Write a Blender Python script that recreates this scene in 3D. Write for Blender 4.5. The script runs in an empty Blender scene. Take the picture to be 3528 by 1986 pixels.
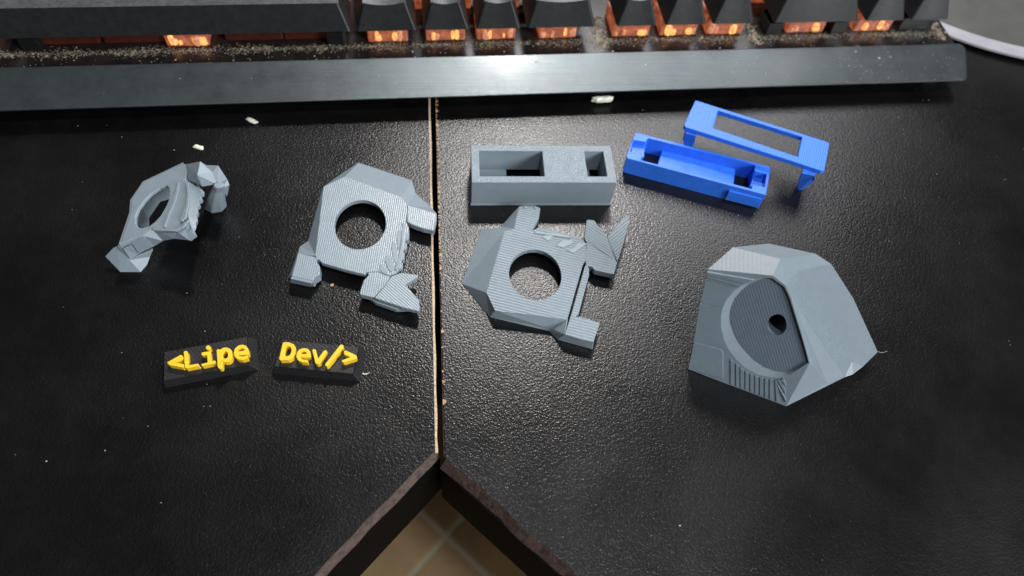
import bpy, math, random
from mathutils import Vector, Matrix
from mathutils.geometry import tessellate_polygon
random.seed(7)
MM = 0.001
SC = bpy.context.scene

# ------------------------------------------------------------------ camera
cam_d = bpy.data.cameras.new('camera'); cam = bpy.data.objects.new('camera', cam_d)
SC.collection.objects.link(cam); SC.camera = cam
cam_d.sensor_width = 36.0; cam_d.lens = 36.0 * 2395.9 / 3528.0
cam_d.clip_start = 0.005; cam_d.clip_end = 10
cam.matrix_world = (Matrix.Translation(Vector((3.64, -57.94, 175.0)) * MM)
                    @ Matrix.Rotation(math.radians(-10.2293), 4, 'Z')
                    @ Matrix.Rotation(math.radians(32.068), 4, 'X')
                    @ Matrix.Rotation(math.radians(6.896), 4, 'Z'))
cam_d.dof.use_dof = True; cam_d.dof.focus_distance = 0.196; cam_d.dof.aperture_fstop = 11.0

# ------------------------------------------------------------------ light
W = bpy.data.worlds.new('World'); SC.world = W; W.use_nodes = True
W.node_tree.nodes['Background'].inputs[0].default_value = (0.95, 0.93, 1.0, 1)
W.node_tree.nodes['Background'].inputs[1].default_value = 0.05
SC.view_settings.view_transform = 'Standard'; SC.view_settings.look = 'None'
SC.view_settings.exposure = 0.0; SC.view_settings.gamma = 1.0

def lamp(name, loc, target, size, power, color, shape='DISK', size_y=None):
    d = bpy.data.lights.new(name, 'AREA'); d.shape = shape; d.size = size * MM
    if size_y: d.size_y = size_y * MM
    d.energy = power; d.color = color
    o = bpy.data.objects.new(name, d); SC.collection.objects.link(o)
    o.location = Vector(loc) * MM
    o.rotation_euler = (Vector(target) - Vector(loc)).to_track_quat('-Z', 'Y').to_euler()
    return o
lamp('desk_lamp', (102, 515, 608), (28, 90, 0), 75, 3.3, (1.0, 0.955, 0.915))
lamp('monitor_light', (190, 430, 330), (60, 60, 0), 380, 1.25, (0.97, 0.96, 1.0), 'RECTANGLE', 180)
lamp('room_ceiling_light', (210, -535, 2000), (0, 60, 0), 150, 19.0, (0.93, 0.97, 1.0))
lamp('side_room_light', (1050, -760, 720), (30, 60, 0), 620, 28.0, (0.95, 0.97, 1.0))

# ------------------------------------------------------------------ helpers
def V(p): return Vector(p)

def link(o, parent=None):
    SC.collection.objects.link(o)
    if parent is not None: o.parent = parent
    return o

def root_of(o):
    while o.parent is not None: o = o.parent
    return o

def wloc(o):
    p = Vector((0, 0, 0))
    while o is not None:
        p += o.location; o = o.parent
    return p

def thing(name, loc, label, cat, group=None):
    o = bpy.data.objects.new(name, None); o.empty_display_size = 0.005
    link(o); o.location = V(loc) * MM
    o['label'] = label; o['category'] = cat
    if group: o['group'] = group
    return o

def mesh(name, verts, faces, mat, parent=None, bevel=0.0, seg=2, solid=0.0, smooth=False, offset=-1.0):
    """verts in world millimetres; stored relative to the parent thing"""
    org = wloc(parent) if parent is not None else Vector((0, 0, 0))
    me = bpy.data.meshes.new(name)
    me.from_pydata([V(v) * MM - org for v in verts], [], faces)
    me.validate(); me.update()
    import bmesh
    bm = bmesh.new(); bm.from_mesh(me)
    bmesh.ops.remove_doubles(bm, verts=bm.verts, dist=1e-6)
    bmesh.ops.recalc_face_normals(bm, faces=bm.faces)
    if smooth:
        for f in bm.faces: f.smooth = True
    bm.to_mesh(me); bm.free()
    me.materials.append(mat)
    o = bpy.data.objects.new(name, me); link(o, parent)
    if solid:
        m = o.modifiers.new('thickness', 'SOLIDIFY'); m.thickness = solid * MM; m.offset = offset
    if bevel:
        m = o.modifiers.new('bevel', 'BEVEL'); m.width = bevel * MM; m.segments = seg
        m.limit_method = 'ANGLE'; m.angle_limit = math.radians(28); m.harden_normals = False
    return o

def area2(p):
    return sum(p[i][0] * p[(i + 1) % len(p)][1] - p[(i + 1) % len(p)][0] * p[i][1] for i in range(len(p)))

def prism_data(outer, holes, down):
    """closed prism: top loop(s) with their own heights, bottom shifted by vector 'down' or to z=number"""
    loops = [list(map(tuple, outer))] + [list(map(tuple, h)) for h in holes]
    if area2(loops[0]) < 0: loops[0].reverse()
    for h in loops[1:]:
        if area2(h) > 0: h.reverse()
    tris = tessellate_polygon([[Vector((p[0], p[1], 0)) for p in l] for l in loops])
    top = [p for l in loops for p in l]; n = len(top)
    if isinstance(down, (int, float)): bot = [(p[0], p[1], down) for p in top]
    else: bot = [(p[0] + down[0], p[1] + down[1], p[2] + down[2]) for p in top]
    faces = [tuple(t) for t in tris] + [tuple(n + i for i in reversed(t)) for t in tris]
    k = 0
    for l in loops:
        m = len(l)
        for i in range(m):
            a, b = k + i, k + (i + 1) % m
            faces.append((a, b, b + n, a + n))
        k += m
    return top + bot, faces

def prism(name, outer, down, mat, parent=None, holes=(), bevel=0.15, seg=2):
    v, f = prism_data(outer, holes, down)
    return mesh(name, v, f, mat, parent, bevel, seg)

def ellipse(cx, cy, rx, ry, z, n=48, rot=0.0):
    c, s = math.cos(rot), math.sin(rot)
    out = []
    for i in range(n):
        t = 2 * math.pi * i / n; x, y = rx * math.cos(t), ry * math.sin(t)
        out.append((cx + c * x - s * y, cy + s * x + c * y, z))
    return out

def box_data(x0, x1, y0, y1, z0, z1, fr=None):
    vs = [(x, y, z) for z in (z0, z1) for y in (y0, y1) for x in (x0, x1)]
    if fr: vs = [fr(*v) for v in vs]
    return vs, [(0, 2, 3, 1), (4, 5, 7, 6), (0, 1, 5, 4), (2, 6, 7, 3), (0, 4, 6, 2), (1, 3, 7, 5)]

def box(name, x0, x1, y0, y1, z0, z1, mat, parent=None, fr=None, bevel=0.15, seg=2):
    v, f = box_data(x0, x1, y0, y1, z0, z1, fr)
    return mesh(name, v, f, mat, parent, bevel, seg)

def frame_of(ox, oy, deg):
    c, s = math.cos(math.radians(deg)), math.sin(math.radians(deg))
    return lambda x, y, z: (ox + c * x - s * y, oy + s * x + c * y, z)

def smooth_loop(p, it=1):
    """one round of corner cutting for curved outlines"""
    for _ in range(it):
        q = []
        for i in range(len(p)):
            a, b = Vector(p[i]), Vector(p[(i + 1) % len(p)])
            q.append(tuple(a * .75 + b * .25)); q.append(tuple(a * .25 + b * .75))
        p = q
    return p

# ------------------------------------------------------------------ materials
def new_mat(name, color, rough=0.5, metal=0.0, spec=0.5):
    m = bpy.data.materials.new(name); m.use_nodes = True
    b = m.node_tree.nodes['Principled BSDF']
    b.inputs['Base Color'].default_value = (*color, 1)
    b.inputs['Roughness'].default_value = rough
    b.inputs['Metallic'].default_value = metal
    b.inputs['Specular IOR Level'].default_value = spec
    return m, m.node_tree, b

def N(nt, typ, **kw):
    n = nt.nodes.new(typ)
    for k, v in kw.items(): setattr(n, k, v)
    return n

def coords(nt, scale=1.0):
    g = N(nt, 'ShaderNodeNewGeometry')
    m = N(nt, 'ShaderNodeVectorMath', operation='SCALE'); m.inputs[3].default_value = 1000.0 * scale
    nt.links.new(g.outputs['Position'], m.inputs[0])
    return m.outputs[0]          # position in millimetres

def noise(nt, vec, scale, detail=3, rough=0.55):
    n = N(nt, 'ShaderNodeTexNoise'); n.inputs['Scale'].default_value = scale
    n.inputs['Detail'].default_value = detail; n.inputs['Roughness'].default_value = rough
    nt.links.new(vec, n.inputs['Vector']); return n.outputs['Fac']

def ramp(nt, fac, stops):
    r = N(nt, 'ShaderNodeValToRGB'); e = r.color_ramp.elements
    while len(e) < len(stops): e.new(0.5)
    for el, (p, c) in zip(e, stops): el.position = p; el.color = (*c, 1) if len(c) == 3 else c
    nt.links.new(fac, r.inputs[0]); return r.outputs[0]

def math_n(nt, op, a, b=None):
    n = N(nt, 'ShaderNodeMath', operation=op)
    for i, v in enumerate((a, b)):
        if v is None: continue
        if isinstance(v, (int, float)): n.inputs[i].default_value = v
        else: nt.links.new(v, n.inputs[i])
    return n.outputs[0]

def bump(nt, h, dist, strength=1.0, prev=None):
    b = N(nt, 'ShaderNodeBump'); b.inputs['Distance'].default_value = dist * MM
    b.inputs['Strength'].default_value = strength
    nt.links.new(h, b.inputs['Height'])
    if prev is not None: nt.links.new(prev, b.inputs['Normal'])
    return b.outputs[0]

def bands(nt, vec, direction, pitch, warp=0.0):
    """height of round printed beads laid across 'direction' every 'pitch' mm"""
    d = Vector(direction).normalized()
    dp = N(nt, 'ShaderNodeVectorMath', operation='DOT_PRODUCT'); dp.inputs[1].default_value = d
    nt.links.new(vec, dp.inputs[0]); x = dp.outputs['Value']
    if warp:
        nz = math_n(nt, 'MULTIPLY', noise(nt, vec, 0.25, 2), warp)
        x = math_n(nt, 'ADD', x, nz)
    s = math_n(nt, 'SINE', math_n(nt, 'MULTIPLY', x, math.pi / pitch))
    return math_n(nt, 'ABSOLUTE', s)

def plastic(name, color, rough=0.42, lp=0.28, ld=0.02, stripe=None, pitch=0.9, depth=0.12, layer=True, grain=0.03, var=0.045, sheen_noise=0.0):
    m, nt, b = new_mat(name, color, rough)
    v = coords(nt)
    f = noise(nt, v, 0.35, 4)
    lo = tuple(c * (1 - var) for c in color); hi = tuple(min(1, c * (1 + var)) for c in color)
    nt.links.new(ramp(nt, f, [(0.3, lo), (0.7, hi)]), b.inputs['Base Color'])
    nrm = bump(nt, noise(nt, v, 2.6, 3), grain, 1.0)
    if layer: nrm = bump(nt, bands(nt, v, (0, 0, 1), lp, 0.1), ld, 0.8, nrm)
    if stripe: nrm = bump(nt, bands(nt, v, stripe, pitch, 0.12), depth, 1.0, nrm)
    nt.links.new(nrm, b.inputs['Normal'])
    if sheen_noise:
        rr = ramp(nt, noise(nt, v, 3.5, 2), [(0.35, (rough,) * 3), (0.7, (max(0.1, rough - sheen_noise),) * 3)])
        nt.links.new(rr, b.inputs['Roughness'])
    return m

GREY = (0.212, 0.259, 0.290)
SHADED_GREY = (0.160, 0.202, 0.230)  # faceted block's grey, darkened to carry the shade on its front
M = {}
M['grey'] = plastic('grey_plastic', GREY, 0.46)
M['grey_top'] = plastic('grey_plastic_rough_top', GREY, 0.36, grain=0.26, layer=False, sheen_noise=0.14, var=0.07)
M['grey_b'] = plastic('grey_plastic_vertical_beads', GREY, 0.36, stripe=(-0.994, 0.111, 0), pitch=0.62, depth=0.028, layer=False, sheen_noise=0.1)
M['grey_bt'] = plastic('grey_plastic_slant_beads', GREY, 0.36, stripe=(0.72, 0.69, 0), pitch=0.7, depth=0.055, layer=False)
M['grey_c'] = plastic('grey_plastic_wide_beads', GREY, 0.38, stripe=(0.318, 0.948, 0), pitch=0.92, depth=0.17, layer=False)
M['grey_ct'] = plastic('grey_plastic_wide_beads_falling', GREY, 0.38, stripe=(0.62, 0.78, 0), pitch=0.88, depth=0.18, layer=False)
M['grey_cu'] = plastic('grey_plastic_wide_beads_rising', GREY, 0.38, stripe=(-0.62, 0.78, 0), pitch=0.88, depth=0.18, layer=False)
M['grey_dome'] = plastic('grey_plastic_dome', SHADED_GREY, 0.44)
M['grey_ridge'] = plastic('grey_plastic_sparkling_ridge', SHADED_GREY, 0.32, grain=0.08, sheen_noise=0.10)
M['grey_disc_shaded'] = plastic('grey_plastic_fine_lines_shaded', (0.105, 0.135, 0.165), 0.5, stripe=(0.86, 0.5, 0.1), pitch=0.5, depth=0.03)  # fine-lined grey with the shade of the recess put into the colour
M['blue'] = plastic('blue_plastic', (0.028, 0.165, 0.76), 0.42, 0.75, 0.07, grain=0.05, var=0.10)
M['blue_line'] = plastic('blue_plastic_lined', (0.028, 0.165, 0.76), 0.42, stripe=(0.9, -0.43, 0), pitch=0.7, depth=0.04, layer=False)
M['yellow'] = plastic('yellow_plastic', (0.80, 0.50, 0.022), 0.45, grain=0.04, var=0.05)
M['tag'] = plastic('black_plastic_tag', (0.010, 0.010, 0.0105), 0.5, stripe=(0.7, 0.7, 0), pitch=0.9, depth=0.02, grain=0.08)
M['tag_edge'] = plastic('black_plastic_tag_edge', (0.012, 0.012, 0.013), 0.5, grain=0.04)

def desk_mat():
    m, nt, b = new_mat('black_grained_laminate', (0.006, 0.006, 0.0065), 0.42, spec=0.5)
    v = coords(nt)
    wn = N(nt, 'ShaderNodeTexNoise'); wn.inputs['Scale'].default_value = 0.9; wn.inputs['Detail'].default_value = 2
    nt.links.new(v, wn.inputs['Vector'])
    mx = N(nt, 'ShaderNodeMix', data_type='VECTOR'); mx.inputs[0].default_value = 0.35
    sc = N(nt, 'ShaderNodeVectorMath', operation='SCALE'); sc.inputs[3].default_value = 1.0
    nt.links.new(wn.outputs['Color'], sc.inputs[0])
    ad = N(nt, 'ShaderNodeVectorMath', operation='ADD'); nt.links.new(v, ad.inputs[0]); nt.links.new(sc.outputs[0], ad.inputs[1])
    vo = N(nt, 'ShaderNodeTexVoronoi', feature='SMOOTH_F1'); vo.inputs['Scale'].default_value = 1.8
    vo.inputs['Smoothness'].default_value = 0.6
    nt.links.new(ad.outputs[0], vo.inputs['Vector'])
    h = math_n(nt, 'SUBTRACT', 1.0, vo.outputs['Distance'])
    n1 = bump(nt, h, 0.062, 1.0)
    n2 = bump(nt, noise(nt, v, 3.2, 2), 0.02, 1.0, n1)
    nt.links.new(n2, b.inputs['Normal'])
    big = noise(nt, v, 0.02, 4)
    nt.links.new(ramp(nt, big, [(0.32, (0.25,) * 3), (0.68, (0.37,) * 3)]), b.inputs['Roughness'])
    sm = noise(nt, v, 0.09, 5, 0.7)
    nt.links.new(ramp(nt, sm, [(0.45, (0.0022, 0.0022, 0.0024)), (0.8, (0.0062, 0.0054, 0.005))]), b.inputs['Base Color'])
    return m
M['desk'] = desk_mat()

def simple_noise(name, c1, c2, scale, rough, bmp=0.0, detail=4, metal=0.0, spec=0.5):
    m, nt, b = new_mat(name, c1, rough, metal, spec)
    v = coords(nt); f = noise(nt, v, scale, detail, 0.65)
    nt.links.new(ramp(nt, f, [(0.35, c1), (0.65, c2)]), b.inputs['Base Color'])
    if bmp: nt.links.new(bump(nt, f, bmp), b.inputs['Normal'])
    return m
M['core_pale'] = simple_noise('pale_bare_chipboard', (0.36, 0.27, 0.17), (0.60, 0.48, 0.33), 1.2, 0.85, 0.2)
M['worn'] = simple_noise('worn_brown_edge', (0.022, 0.013, 0.010), (0.075, 0.043, 0.032), 0.7, 0.65, 0.3)
M['core'] = simple_noise('raw_chipboard', (0.30, 0.18, 0.09), (0.55, 0.37, 0.21), 1.2, 0.85, 0.2)
M['desk_side'] = simple_noise('black_edge_band', (0.0015, 0.0015, 0.0015), (0.0028, 0.0026, 0.0025), 0.5, 0.7, spec=0.04)
M['tile'] = simple_noise('tan_floor_tile', (0.32, 0.19, 0.08), (0.45, 0.29, 0.13), 0.012, 0.5, 0.0, 5)
M['grout'] = simple_noise('pale_grout', (0.45, 0.38, 0.25), (0.55, 0.47, 0.33), 0.05, 0.9)
M['crumb'] = simple_noise('pale_crumb', (0.55, 0.56, 0.42), (0.85, 0.86, 0.74), 0.8, 0.7, 0.2)
M['speck'] = simple_noise('dust_speck', (0.35, 0.35, 0.33), (0.7, 0.7, 0.68), 0.5, 0.8)
M['dust'] = simple_noise('grey_brown_dust', (0.10, 0.085, 0.06), (0.34, 0.29, 0.21), 0.9, 0.9)
M['keycap'] = simple_noise('black_keycap', (0.009, 0.010, 0.010), (0.014, 0.015, 0.015), 0.4, 0.46, 0.05, spec=0.32)
M['key_top'] = simple_noise('worn_key_top', (0.045, 0.047, 0.048), (0.075, 0.078, 0.08), 0.5, 0.40, 0.05)
M['case'] = simple_noise('black_glossy_plate', (0.010, 0.009, 0.009), (0.022, 0.016, 0.014), 0.15, 0.22, 0.0)
M['stab'] = simple_noise('black_switch_plastic', (0.006, 0.006, 0.006), (0.010, 0.010, 0.010), 0.5, 0.4)
M['mat_top'] = simple_noise('dark_matt_disc', (0.040, 0.041, 0.038), (0.060, 0.060, 0.055), 0.05, 0.6)
M['mat_rim'] = simple_noise('pale_grey_rim', (0.24, 0.235, 0.26), (0.29, 0.285, 0.31), 0.1, 0.5)

def brushed():
    m, nt, b = new_mat('brushed_dark_metal', (0.05, 0.058, 0.062), 0.36, 0.0, 0.9)
    b.inputs['Coat Weight'].default_value = 0.2; b.inputs['Coat Roughness'].default_value = 0.14
    v = coords(nt)
    mp = N(nt, 'ShaderNodeMapping'); mp.inputs['Rotation'].default_value = (0, 0, math.radians(-2.14))
    mp.inputs['Scale'].default_value = (0.02, 2.2, 2.2); nt.links.new(v, mp.inputs['Vector'])
    f = noise(nt, mp.outputs[0], 1.0, 4, 0.7)
    sm = noise(nt, v, 0.12, 5, 0.7)
    nt.links.new(ramp(nt, sm, [(0.3, (0.070, 0.086, 0.092)), (0.7, (0.088, 0.104, 0.110))]), b.inputs['Base Color'])
    nt.links.new(bump(nt, f, 0.06, 1.0), b.inputs['Normal'])
    nt.links.new(ramp(nt, sm, [(0.3, (0.35,) * 3), (0.75, (0.43,) * 3)]), b.inputs['Roughness'])
    b.inputs['Metallic'].default_value = 0.8
    return m
M['strip'] = brushed()

def glow(name, c_lo, c_hi, lo, hi, scale, base=(0.25, 0.06, 0.03)):
    m, nt, b = new_mat(name, base, 0.35)
    v = coords(nt); f = noise(nt, v, scale, 3, 0.6)
    nt.links.new(ramp(nt, f, [(0.35, c_lo), (0.62, c_hi)]), b.inputs['Emission Color'])
    nt.links.new(math_n(nt, 'ADD', lo, math_n(nt, 'MULTIPLY', f, hi)), b.inputs['Emission Strength'])
    return m
M['glow'] = glow('lit_switch_housing', (0.55, 0.10, 0.05), (1.0, 0.26, 0.10), 0.04, 0.50, 0.5, (0.22, 0.09, 0.06))
M['glow_hot'] = glow('bright_led_lens', (1.0, 0.30, 0.12), (1.0, 0.62, 0.16), 0.5, 1.3, 1.1)
M['glow_mid'] = glow('soft_led_lens', (0.9, 0.22, 0.10), (1.0, 0.42, 0.18), 0.12, 0.7, 0.9, (0.3, 0.16, 0.12))
M['glow_dim'] = glow('dim_lit_housing', (0.25, 0.03, 0.015), (0.5, 0.09, 0.04), 0.0, 0.05, 0.8, (0.05, 0.012, 0.008))

# ------------------------------------------------------------------ setting: floor
floor = bpy.data.objects.new('floor', None); link(floor)
floor.location = V((0, 0, -720)) * MM; floor['kind'] = 'structure'; floor['label'] = 'tan tiled floor far below the desk'
g = mesh('grout', [(-2500, -2500, -722), (2500, -2500, -722), (2500, 2500, -722), (-2500, 2500, -722)], [(0, 1, 2, 3)], M['grout'], floor)
# tile joints cross under the gap between the two panels, 45 degrees to the seam
TS, J = 330.0, 7.0
cT = (-5.7, 136.3)
d1 = Vector((1, 0.98, 0)).normalized(); d2 = Vector((-0.98, 1, 0)).normalized()
tile_me = None
for i in range(-4, 4):
    for j in range(-4, 4):
        ctr = Vector((cT[0], cT[1], 0)) + d1 * (i + .5) * TS + d2 * (j + .5) * TS
        if tile_me is None:
            h = (TS - J) / 2
            pts = [tuple(d1 * a * h + d2 * b * h) for a, b in ((-1, -1), (1, -1), (1, 1), (-1, 1))]
            v, f = prism_data([(p[0], p[1], -720) for p in pts], (), -726.0)
            t = mesh('tile', v, f, M['tile'], floor, 1.5); tile_me = t.data
            t.location = ctr * MM
        else:
            t = bpy.data.objects.new('tile', tile_me); link(t, floor); t.location = ctr * MM
            m = t.modifiers.new('bevel', 'BEVEL'); m.width = 1.5 * MM; m.segments = 2; m.limit_method = 'ANGLE'

# ------------------------------------------------------------------ desk panels
def wavy(p0, p1, n, amp, seed):
    r = random.Random(seed); a, b = Vector(p0), Vector(p1); d = (b - a); nrm = Vector((-d.y, d.x, 0)).normalized()
    out = []; w = 0
    for i in range(n):
        w = w * 0.6 + r.uniform(-amp, amp)
        out.append(a + d * i / n + nrm * (w if 0 < i < n - 1 else 0))
    return out

def desk_panel(side):
    left = side < 0
    L = 430
    if left:
        t = thing('desk_panel', (-150, 120, -30), 'black grained desk board left of the seam, one corner cut diagonally', 'desk top', 'boards of the desk')
        c = Vector((-0.45, 1.6, 0)); far = Vector((-L, 1.6 - L + 2, 0)); sx = -0.45
        edge = wavy(c, far, 150, 0.22, 3)
        low_off = Vector((1.15, -1.15, -2.4))
    else:
        t = thing('desk_panel', (150, 120, -30), 'black grained desk board right of the seam, one corner cut diagonally', 'desk top', 'boards of the desk')
        c = Vector((2.1, -0.9, 0)); far = Vector((L, -L + 1.6, 0)); sx = 1.95
        edge = wavy(c, far, 150, 0.42, 5)
        low_off = Vector((-1.5, -1.5, -2.4))
    s = -1 if left else 1
    top_seam = Vector((sx + (0.05 if left else 0.75), 760, 0))
    outer = [tuple(e) for e in edge] + [tuple(far), (s * 900, far.y, 0), (s * 900, 760, 0), tuple(top_seam)]
    prism('board', outer, -2.4, M['desk'], t, bevel=0)
    low = [e + low_off for e in edge] + [far + low_off]
    n = len(edge)
    # worn brown chamfer between the top and the side of the cut corner
    ups = [e for e in edge] + [far]
    r = random.Random(11)
    lows = [Vector(l) + Vector((0, 0, r.uniform(-.15, .15))) for l in low]
    vs = [tuple(u + Vector((0, 0, -0.02))) for u in ups] + [tuple(l) for l in lows]
    fs = [(i, i + 1, i + 1 + n + 1, i + n + 1) for i in range(n)]
    mesh('worn_edge', vs, fs, M['worn'], t, solid=0.5)
    # core of the board below, with its straight black banded side
    c2, f2 = c + low_off, far + low_off
    core = [(c2.x, c2.y, -2.45), (f2.x, f2.y, -2.45), (s * 600, f2.y, -2.45), (s * 900, 760, -2.45), (top_seam.x - s * 0.02, 760, -2.45), (sx, c2.y + 3 if not left else c2.y + 1.5, -2.45)]
    prism('edge_band', core, -30.0, M['desk_side'], t, bevel=0)
    # raw chipboard showing along the seam
    if left:
        v = []; f = []; k = 0; yy = 0.9
        steps = 60
        for i in range(steps + 1):
            y = 0.9 + (419 - 0.9) * (i / steps) ** 1.6
            x = sx + 0.05 * (y / 420)
            wdt = 0.62 + 0.10 * math.sin(i * 1.3)
            v += [(x + 0.001, y, -0.06), (x + wdt, y, -0.12), (x + wdt, y, -1.6), (x + 0.001, y, -1.6)]
        for i in range(steps):
            a = 4 * i
            for q in range(4): f.append((a + q, a + (q + 1) % 4, a + 4 + (q + 1) % 4, a + 4 + q))
        mesh('bare_core_edge', v, f, M['core_pale'], t)
    else:
        v = []; f = []
        steps = 60
        for i in range(steps + 1):
            y = 0.0 + 419 * (i / steps) ** 1.6
            x = sx + 0.75 * (y / 420)
            v += [(x - 0.001, y, -0.10), (x - 0.28, y, -0.25), (x - 0.28, y, -1.6), (x - 0.001, y, -1.6)]
        for i in range(steps):
            a = 4 * i
            for q in range(4): f.append((a + q, a + (q + 1) % 4, a + 4 + (q + 1) % 4, a + 4 + q))
        mesh('bare_core_edge', v, f, M['worn'], t)
        rr = random.Random(21)
        y = 14.0; cv = []; cf = []
        while y < 135:
            big = rr.random() < 0.3
            ln = rr.uniform(1.0, 2.0) if big else rr.uniform(0.3, 0.9)
            wd = rr.uniform(0.55, 1.0) if big else rr.uniform(0.18, 0.45)
            x = sx + 0.75 * (y / 420)
            k = len(cv)
            m = 6
            prof = [(x - 0.15, y)] + [(x + wd * math.sin(math.pi * q / m) * rr.uniform(.7, 1.1) , y + ln * q / m) for q in range(1, m)] + [(x - 0.15, y + ln)]
            cv += [(p[0], p[1], 0.05) for p in prof] + [(p[0], p[1], -0.4) for p in prof]
            mm = len(prof)
            cf.append(tuple(range(k, k + mm)))
            for q in range(mm): cf.append((k + q, k + (q + 1) % mm, k + mm + (q + 1) % mm, k + mm + q))
            y += ln + (rr.uniform(0.1, 1.0) if y > 50 else rr.uniform(2, 7))
        o = mesh('chipped_flakes', cv, cf, M['core'], t); o['kind'] = 'stuff'
    return t
left_board = desk_panel(-1); right_board = desk_panel(1)
box('seam_blocker', -40, 40, 45, 740, -75, -30.3, M['desk_side'], left_board, bevel=0)  # made-up beam that keeps the lit floor from showing through the seam

# ------------------------------------------------------------------ dark round disc behind the keyboard corner
t = thing('round_base', (264.7, 240.6, 0), 'dark flat round disc with pale grey rim beside the keyboard corner', 'disc')
def lathe(name, cx, cy, prof, n, mat, parent):
    v = []; f = []
    for i in range(n):
        a = 2 * math.pi * i / n
        for r, z in prof: v.append((cx + r * math.cos(a), cy + r * math.sin(a), z))
    m = len(prof)
    for i in range(n):
        for j in range(m - 1):
            a, b = i * m + j, ((i + 1) % n) * m + j
            f.append((a, b, b + 1, a + 1))
    return mesh(name, v, f, mat, parent, smooth=False)
lathe('rim', 264.7, 240.6, [(91.2, 3.0), (92, 3.3), (95.5, 3.2), (97.2, 2.6), (97.4, 1.9), (96, 1.5), (91.2, 1.5)], 160, M['mat_rim'], t)
lathe('top', 264.7, 240.6, [(0.01, 2.9), (88, 2.9), (91.2, 3.0)], 160, M['mat_top'], t)
lathe('foot', 264.7, 240.6, [(0.01, 0.0), (84, 0.0), (84, 1.5), (91.2, 1.5)], 120, M['stab'], t)

# ------------------------------------------------------------------ keyboard
KA = 2.14
KF = frame_of(-24.19, 145.3, KA)
kb = thing('keyboard', KF(60, 60, 0), 'black keyboard with orange glowing backlight and dusty brushed front strip', 'keyboard')
XL, XR = -330, 222
# brushed front strip, leaning down towards the viewer, with clipped end
def strip_solid():
    ys, yr, zf, zr = -23.2, -6.5, 6.8, 9.9
    rb = 1.6
    v = []; f = []
    xs = [XL, XR - rb, XR - rb * .35, XR]
    def zz(y): return zf + (zr - zf) * (y - ys) / (yr - ys)
    out = [(XL, ys), (221.2, ys), (222.8, ys + .4), (223.8, ys + 1.9), (227.6, yr - 2.6), (227.2, yr - .8), (225.8, yr), (XL, yr)]
    v, f = prism_data([KF(x, y, zz(y)) for x, y in out], (), Vector((0, 0.9, -1.2)))
    return mesh('front_strip', v, f, M['strip'], kb, 0.35, 3)
strip_solid()
box('plate', XL, 226.5, -6.8, 128, 4.2, 8.0, M['case'], kb, KF, 0.3)
for fx in (-290, 205):
    box('foot', fx - 9, fx + 9, -5, 3, 0.05, 4.2, M['stab'], kb, KF, 0.3)
box('foot', 150, 168, 100, 108, 0.05, 4.2, M['stab'], kb, KF, 0.3)
box('foot', -290, -272, 100, 108, 0.05, 4.2, M['stab'], kb, KF, 0.3)

def key(x0, x1, y0, row_h=0.0, zb=16.0, zt=24.6, big=False):
    """keycap: bottom x0..x1, front foot at y0, leaning walls and a dished top"""
    d = 15.9; lean_f, lean_b, lean_s = 3.6, 2.2, 3.0
    bx0, bx1, by0, by1 = x0, x1, y0, y0 + d
    tx0, tx1, ty0, ty1 = x0 + lean_s, x1 - lean_s, y0 + lean_f, y0 + d - lean_b
    nx = 9 if (x1 - x0) < 40 else 2
    v = []; f = []
    def ring(x0, x1, y0, y1, z, n, dish=0.0):
        pts = []
        for i in range(n + 1): pts.append((x0 + (x1 - x0) * i / n, y0, z - dish * (1 - (2 * i / n - 1) ** 2)))
        pts.append((x1, y1, z))
        for i in range(n, -1, -1): pts.append((x0 + (x1 - x0) * i / n, y1, z - dish * (1 - (2 * i / n - 1) ** 2)))
        pts.append((x0, y1, z))
        # drop duplicates at the corners
        q = []
        for p in pts:
            if not q or (Vector(q[-1]) - Vector(p)).length > 1e-4: q.append(p)
        return q
    dish = 1.1 if nx > 2 else 0.0
    rb = ring(bx0, bx1, by0, by1, zb, nx); rt = ring(tx0, tx1, ty0, ty1, zt, nx, dish)
    n = len(rb)
    v = [KF(*p) for p in rb] + [KF(*p) for p in rt]
    for i in range(n): f.append((i, (i + 1) % n, n + (i + 1) % n, n + i))
    k = mesh('keycap', v, f, M['keycap'], kb, 0.0, smooth=True); k.data.set_sharp_from_angle(angle=math.radians(32))
    # top face with a raised worn rim
    w = []; g = []
    ri = rt
    top = [KF(p[0], p[1], p[2] + 0.01) for p in ri]
    h = nx + 1
    fr = top[:h]; bk = top[h:][::-1]
    if len(bk) < h: bk = bk + [top[h]]
    bk = bk[-h:]
    for i in range(nx):
        k0 = len(w); w += [fr[i], fr[i + 1], bk[i + 1], bk[i]]; g.append((k0, k0 + 1, k0 + 2, k0 + 3))
    tp = mesh('key_top', w, g, M['key_top'], k, 0.0, solid=0.8)
    m = k.modifiers.new('bevel', 'BEVEL'); m.width = 0.7 * MM; m.segments = 3; m.limit_method = 'ANGLE'; m.angle_limit = math.radians(35)
    return k

P = 18.1
front = [(0, 20.4), (22.8, 38.6), (41.1, 56.7), (59.1, 83.8), (91.5, 106.4), (109.5, 124.8), (127.4, 142.9), (150.8, 184.0), (186.9, 202.5), (205.0, 220.4)]
for a, b in front: key(a, b, 0.0)
key(-115.0, -1.9, 0.0)
x = -118.0
for wdt in (20.4, 15.9, 20.4, 20.4): key(x - wdt, x, 0.0); x -= wdt + 2.3
# the row behind
x = -200.0
while x < 84:
    w = 15.9 if x < 40 else 41
    key(x, min(x + w, 84), 18.6, zt=25.0); x += w + 2.3
key(109.5, 125.0, 18.6, zt=25.0)
for a in (150.8, 168.9, 187.0): key(a, a + 15.6, 18.6, zt=25.0)
key(205.0, 220.4, 0.0 + 18.6, zt=25.0)

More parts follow.
